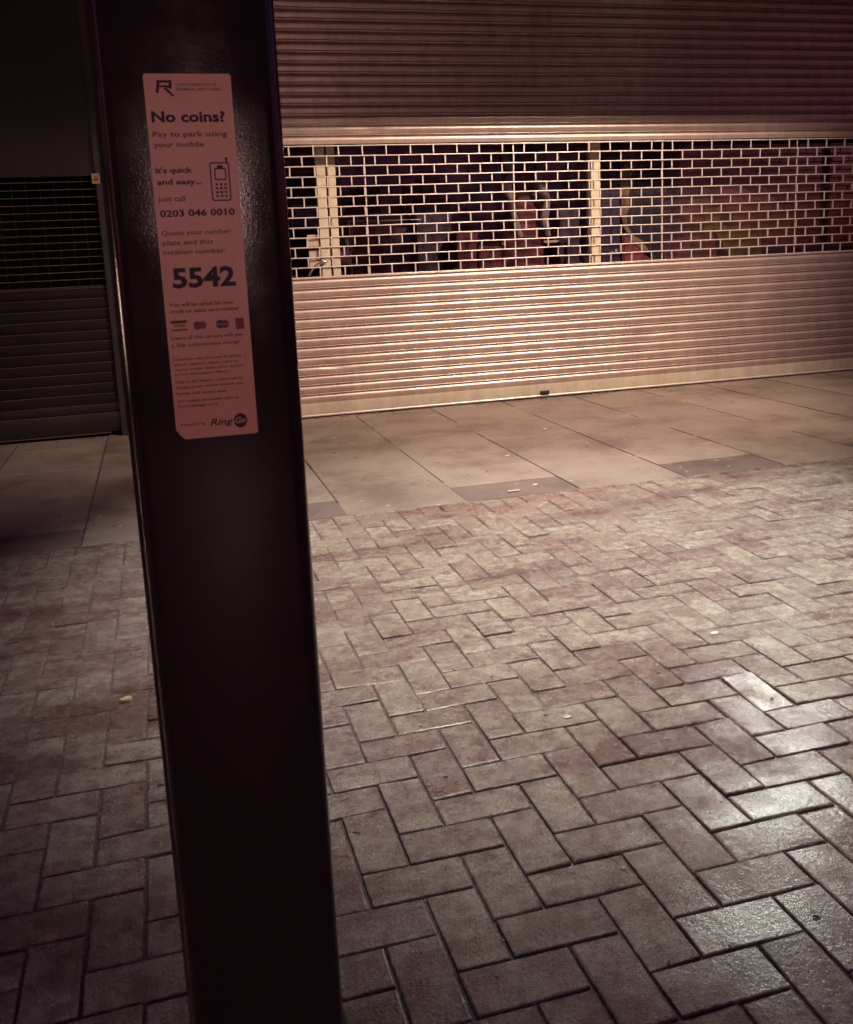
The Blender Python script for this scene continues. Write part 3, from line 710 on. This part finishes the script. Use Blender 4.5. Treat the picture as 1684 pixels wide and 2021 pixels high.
dthing('portrait_poster', 'very large brown portrait poster filling the right of the shop window', 'poster', 7.62,
       [('sheet', [rect_pts(4.285, 6.10, 0.60, 2.22)], 7.640, 0.006, M['poster_dark']),
        ('brown_patch', [wavy([(4.283+.03, 1.725), (4.352, 1.824), (4.493, 1.852), (4.623, 1.819), (4.684, 1.716), (4.711, 1.60), (4.53, 1.57), (4.40, 1.62), (4.31, 1.60)]),
                         wavy([(4.55, 1.52), (4.70, 1.56), (4.80, 1.50), (4.834, 1.36), (4.76, 1.30), (4.62, 1.32), (4.45, 1.42)]),
                         wavy([(4.31, 1.16), (4.55, 1.26), (4.80, 1.22), (4.84, 1.04), (4.62, 0.9), (4.31, 0.95)]),
                         wavy([(4.90, 1.70), (5.00, 1.84), (5.10, 1.84), (5.25, 1.66), (5.45, 1.50), (5.60, 1.30), (5.62, 1.12), (5.3, 1.16), (5.0, 1.36), (4.88, 1.50)])], 7.6365, 0.003, M['poster_skin']),
        ('dark_patch', [wavy([(4.377, 1.66), (4.50, 1.675), (4.58, 1.715), (4.70, 1.70), (4.69, 1.60), (4.60, 1.575), (4.472, 1.578), (4.401, 1.55), (4.31, 1.545), (4.31, 1.60)], 0.012),
                        wavy([(4.863, 1.763), (4.947, 1.762), (5.30, 1.60), (5.20, 1.58)], 0.01), wavy([(5.06, 1.86), (5.14, 1.86), (5.46, 1.62), (5.36, 1.60)], 0.01),
                        wavy([(5.25, 1.88), (5.33, 1.88), (5.62, 1.66), (5.54, 1.64)], 0.01), wavy([(4.87, 1.30), (4.90, 1.20), (4.88, 1.04), (4.83, 0.98), (4.84, 1.2)], 0.01)], 7.633, 0.003, M['poster_black']),
        ('olive_patch', [wavy([(4.71, 1.46), (4.868, 1.463), (4.859, 1.36), (4.95, 1.31), (5.254, 1.282), (5.30, 1.15), (5.259, 1.06), (4.95, 1.03), (4.90, 1.16), (4.82, 1.22), (4.70, 1.20), (4.72, 1.33)], 0.05)], 7.6300, 0.002, M['poster_olive'])], (5.1, 7.64, 0.6))

dthing('added_backdrop', 'purple backdrop added behind everything in the shop window to lift the dark', 'backdrop', 8.2,
       [('board', [rect_pts(1.45, 6.25, 0.03, 3.0)], 8.12, 0.03, M['backdrop'])], (3.8, 8.13, 0.03))  # board put in and lightened to lift the dark interior
for n, (x0, x1, z0, z1, l, mt) in enumerate(((2.14, 2.44, 1.10, 1.62, 'muted violet box between the red card and the mannequin', 'violet'), (3.36, 3.62, 0.9, 1.50, 'muted violet box just behind the window mullion', 'violet'), (2.20, 2.36, 1.621, 1.80, 'small dusty pink box on top of the violet box', 'dusty'))):
    bm = bmesh.new(); box(bm, x0, x1, 7.85, 8.05, z0-0.9*(z0 < 1.3), z1, 0.006)
    o = finish('display_box', bm, M[mt]); tag(o, l, 'box')

# ------------------------------------------------------------------ street lamp out of view, and lamps added for their light
def spot(name, loc, aim, wt, col, size, blend, rad, parent=None):
    l = bpy.data.lights.new(name, 'SPOT'); l.energy = wt; l.color = col; l.spot_size = R(size); l.spot_blend = blend; l.shadow_soft_size = rad
    o = bpy.data.objects.new(name, l); C.objects.link(o); o.location = loc
    o.rotation_euler = (Vector(aim)-Vector(loc)).to_track_quat('-Z', 'Y').to_euler()
    return o
def lamp_head(name, label, loc, col, base, arm_to):
    t = empty(name, base, label, 'street lamp'); b = Vector(base)
    bm = bmesh.new(); tube(bm, [Vector(p)-b for p in arm_to], [0.06]*(len(arm_to)-2)+[0.035, 0.03], 12); finish('column', bm, M['dark_paint'], t, True)
    bm = bmesh.new(); l = Vector(loc)-b; box(bm, l.x-0.32, l.x+0.32, l.y-0.15, l.y+0.15, l.z+0.09, l.z+0.20, 0.04); finish('lantern', bm, M['dark_paint'], t, True)
    bm = bmesh.new(); box(bm, l.x-0.22, l.x+0.22, l.y-0.09, l.y+0.09, l.z+0.060, l.z+0.088, 0.01); finish('lens', bm, emit_mat(name+'_lens', col, 40 if abs(loc[0]) > 10 else 8), t)
lamp_head('street_lamp', 'tall street lamp whose arm reaches over the block paving', KEY_LOC, KEY_COL, (-4.2, 3.6, 0), [(-4.2, 3.6, 0), (-4.2, 3.6, 5.2), (-4.0, 3.62, 5.62), (-2.5, 3.68, 5.72), (1.65, 3.75, 5.65)])
spot('key_light', KEY_LOC, KEY_AIM, KEY_W, KEY_COL, KEY_SIZE, 1.0, 0.10)
lamp_head('street_lamp', 'added second lamp lighting the shutter, its arm reaching in from the right', FACE_LOC, FACE_COL, (9.5, 2.5, 0), [(9.5, 2.5, 0), (9.5, 2.5, 4.6), (9.3, 2.52, 5.02), (7.5, 2.55, 5.12), (4.9, 2.6, 5.05)])
spot('face_light', FACE_LOC, FACE_AIM, FACE_W, FACE_COL, FACE_SIZE, 1.0, 0.15)  # added spot for slat highlights and for light into the display
t = empty('added_downlight', (BACK_LOC.x, BACK_LOC.y, 3.1), 'small downlight added under the shop canopy for glints on the paving', 'lamp')
bm = bmesh.new(); box(bm, -0.10, 0.10, -0.05, 0.05, 0.08, 0.218, 0.01); finish('housing', bm, M['dark_paint'], t)
bm = bmesh.new(); box(bm, -0.07, 0.07, -0.03, 0.03, 0.062, 0.078, 0.004); finish('lens', bm, emit_mat('downlight_lens', BACK_COL, 8), t)
spot('glint_light', BACK_LOC, BACK_AIM, BACK_W, BACK_COL, BACK_SIZE, 1.0, 0.04)  # added spot that makes the paver joints glint

# ------------------------------------------------------------------ buildings across the road (behind the camera)
ob = empty('shop_building', (1, -11, 0), 'building across the road with one reddish lit shop window', 'building')
bm = bmesh.new(); box(bm, -14, 14, -0.4, 0, 2.5, 15); box(bm, -14, -1.1, -0.4, 0, -0.1, 2.5); box(bm, 0.75, 14, -0.4, 0, -0.1, 2.5); box(bm, -1.1, 0.75, -0.4, 0, -0.1, 1.5)
finish('wall', bm, M['brick_wall'], ob)
bm = bmesh.new(); box(bm, -1.09, 0.74, -0.30, -0.25, 1.51, 2.49); fr = finish('window', bm, emit_mat('glow_panel', (1.0, 0.55, 0.52), 26), ob)
for xq in (-1.1, -0.2, 0.69):
    bm = bmesh.new(); box(bm, xq, xq+0.06, -0.24, -0.05, 1.5, 2.5); finish('frame', bm, M['dark_paint'], fr)
# far lamp added on the left as a glint source for the post
for (lx, ly, lz, lab) in ((-12.0, -1.5, 3.1, 'far lamp added down the road to the left for glints on the post'),):
    lamp_head('street_lamp', lab, (lx, ly, lz), (1.0, 0.75, 0.5), (lx, ly-0.3, 0), [(lx, ly-0.3, 0), (lx, ly-0.3, lz), (lx, ly-0.25, lz+0.2), (lx, ly, lz+0.22)])
ob = empty('shop_building', (-14, 2, 0), 'building at the left end of the street with an added low glow panel', 'building')
bm = bmesh.new(); box(bm, -0.4, 0, -8, 8, 0.75, 9); box(bm, -0.4, 0, -8, -2.0, -0.1, 0.75); box(bm, -0.4, 0, -0.8, 8, -0.1, 0.75); box(bm, -0.4, 0, -2.0, -0.8, -0.1, 0.25)
finish('wall', bm, M['brick_wall'], ob)
bm = bmesh.new(); box(bm, -0.3, -0.25, -1.99, -0.81, 0.26, 0.74); finish('glow_panel', bm, emit_mat('added_glint_glow', (1.0, 0.72, 0.50), 120), ob)  # glowing panel added to put a glint on the post's left edge

S.cycles.use_denoising = True
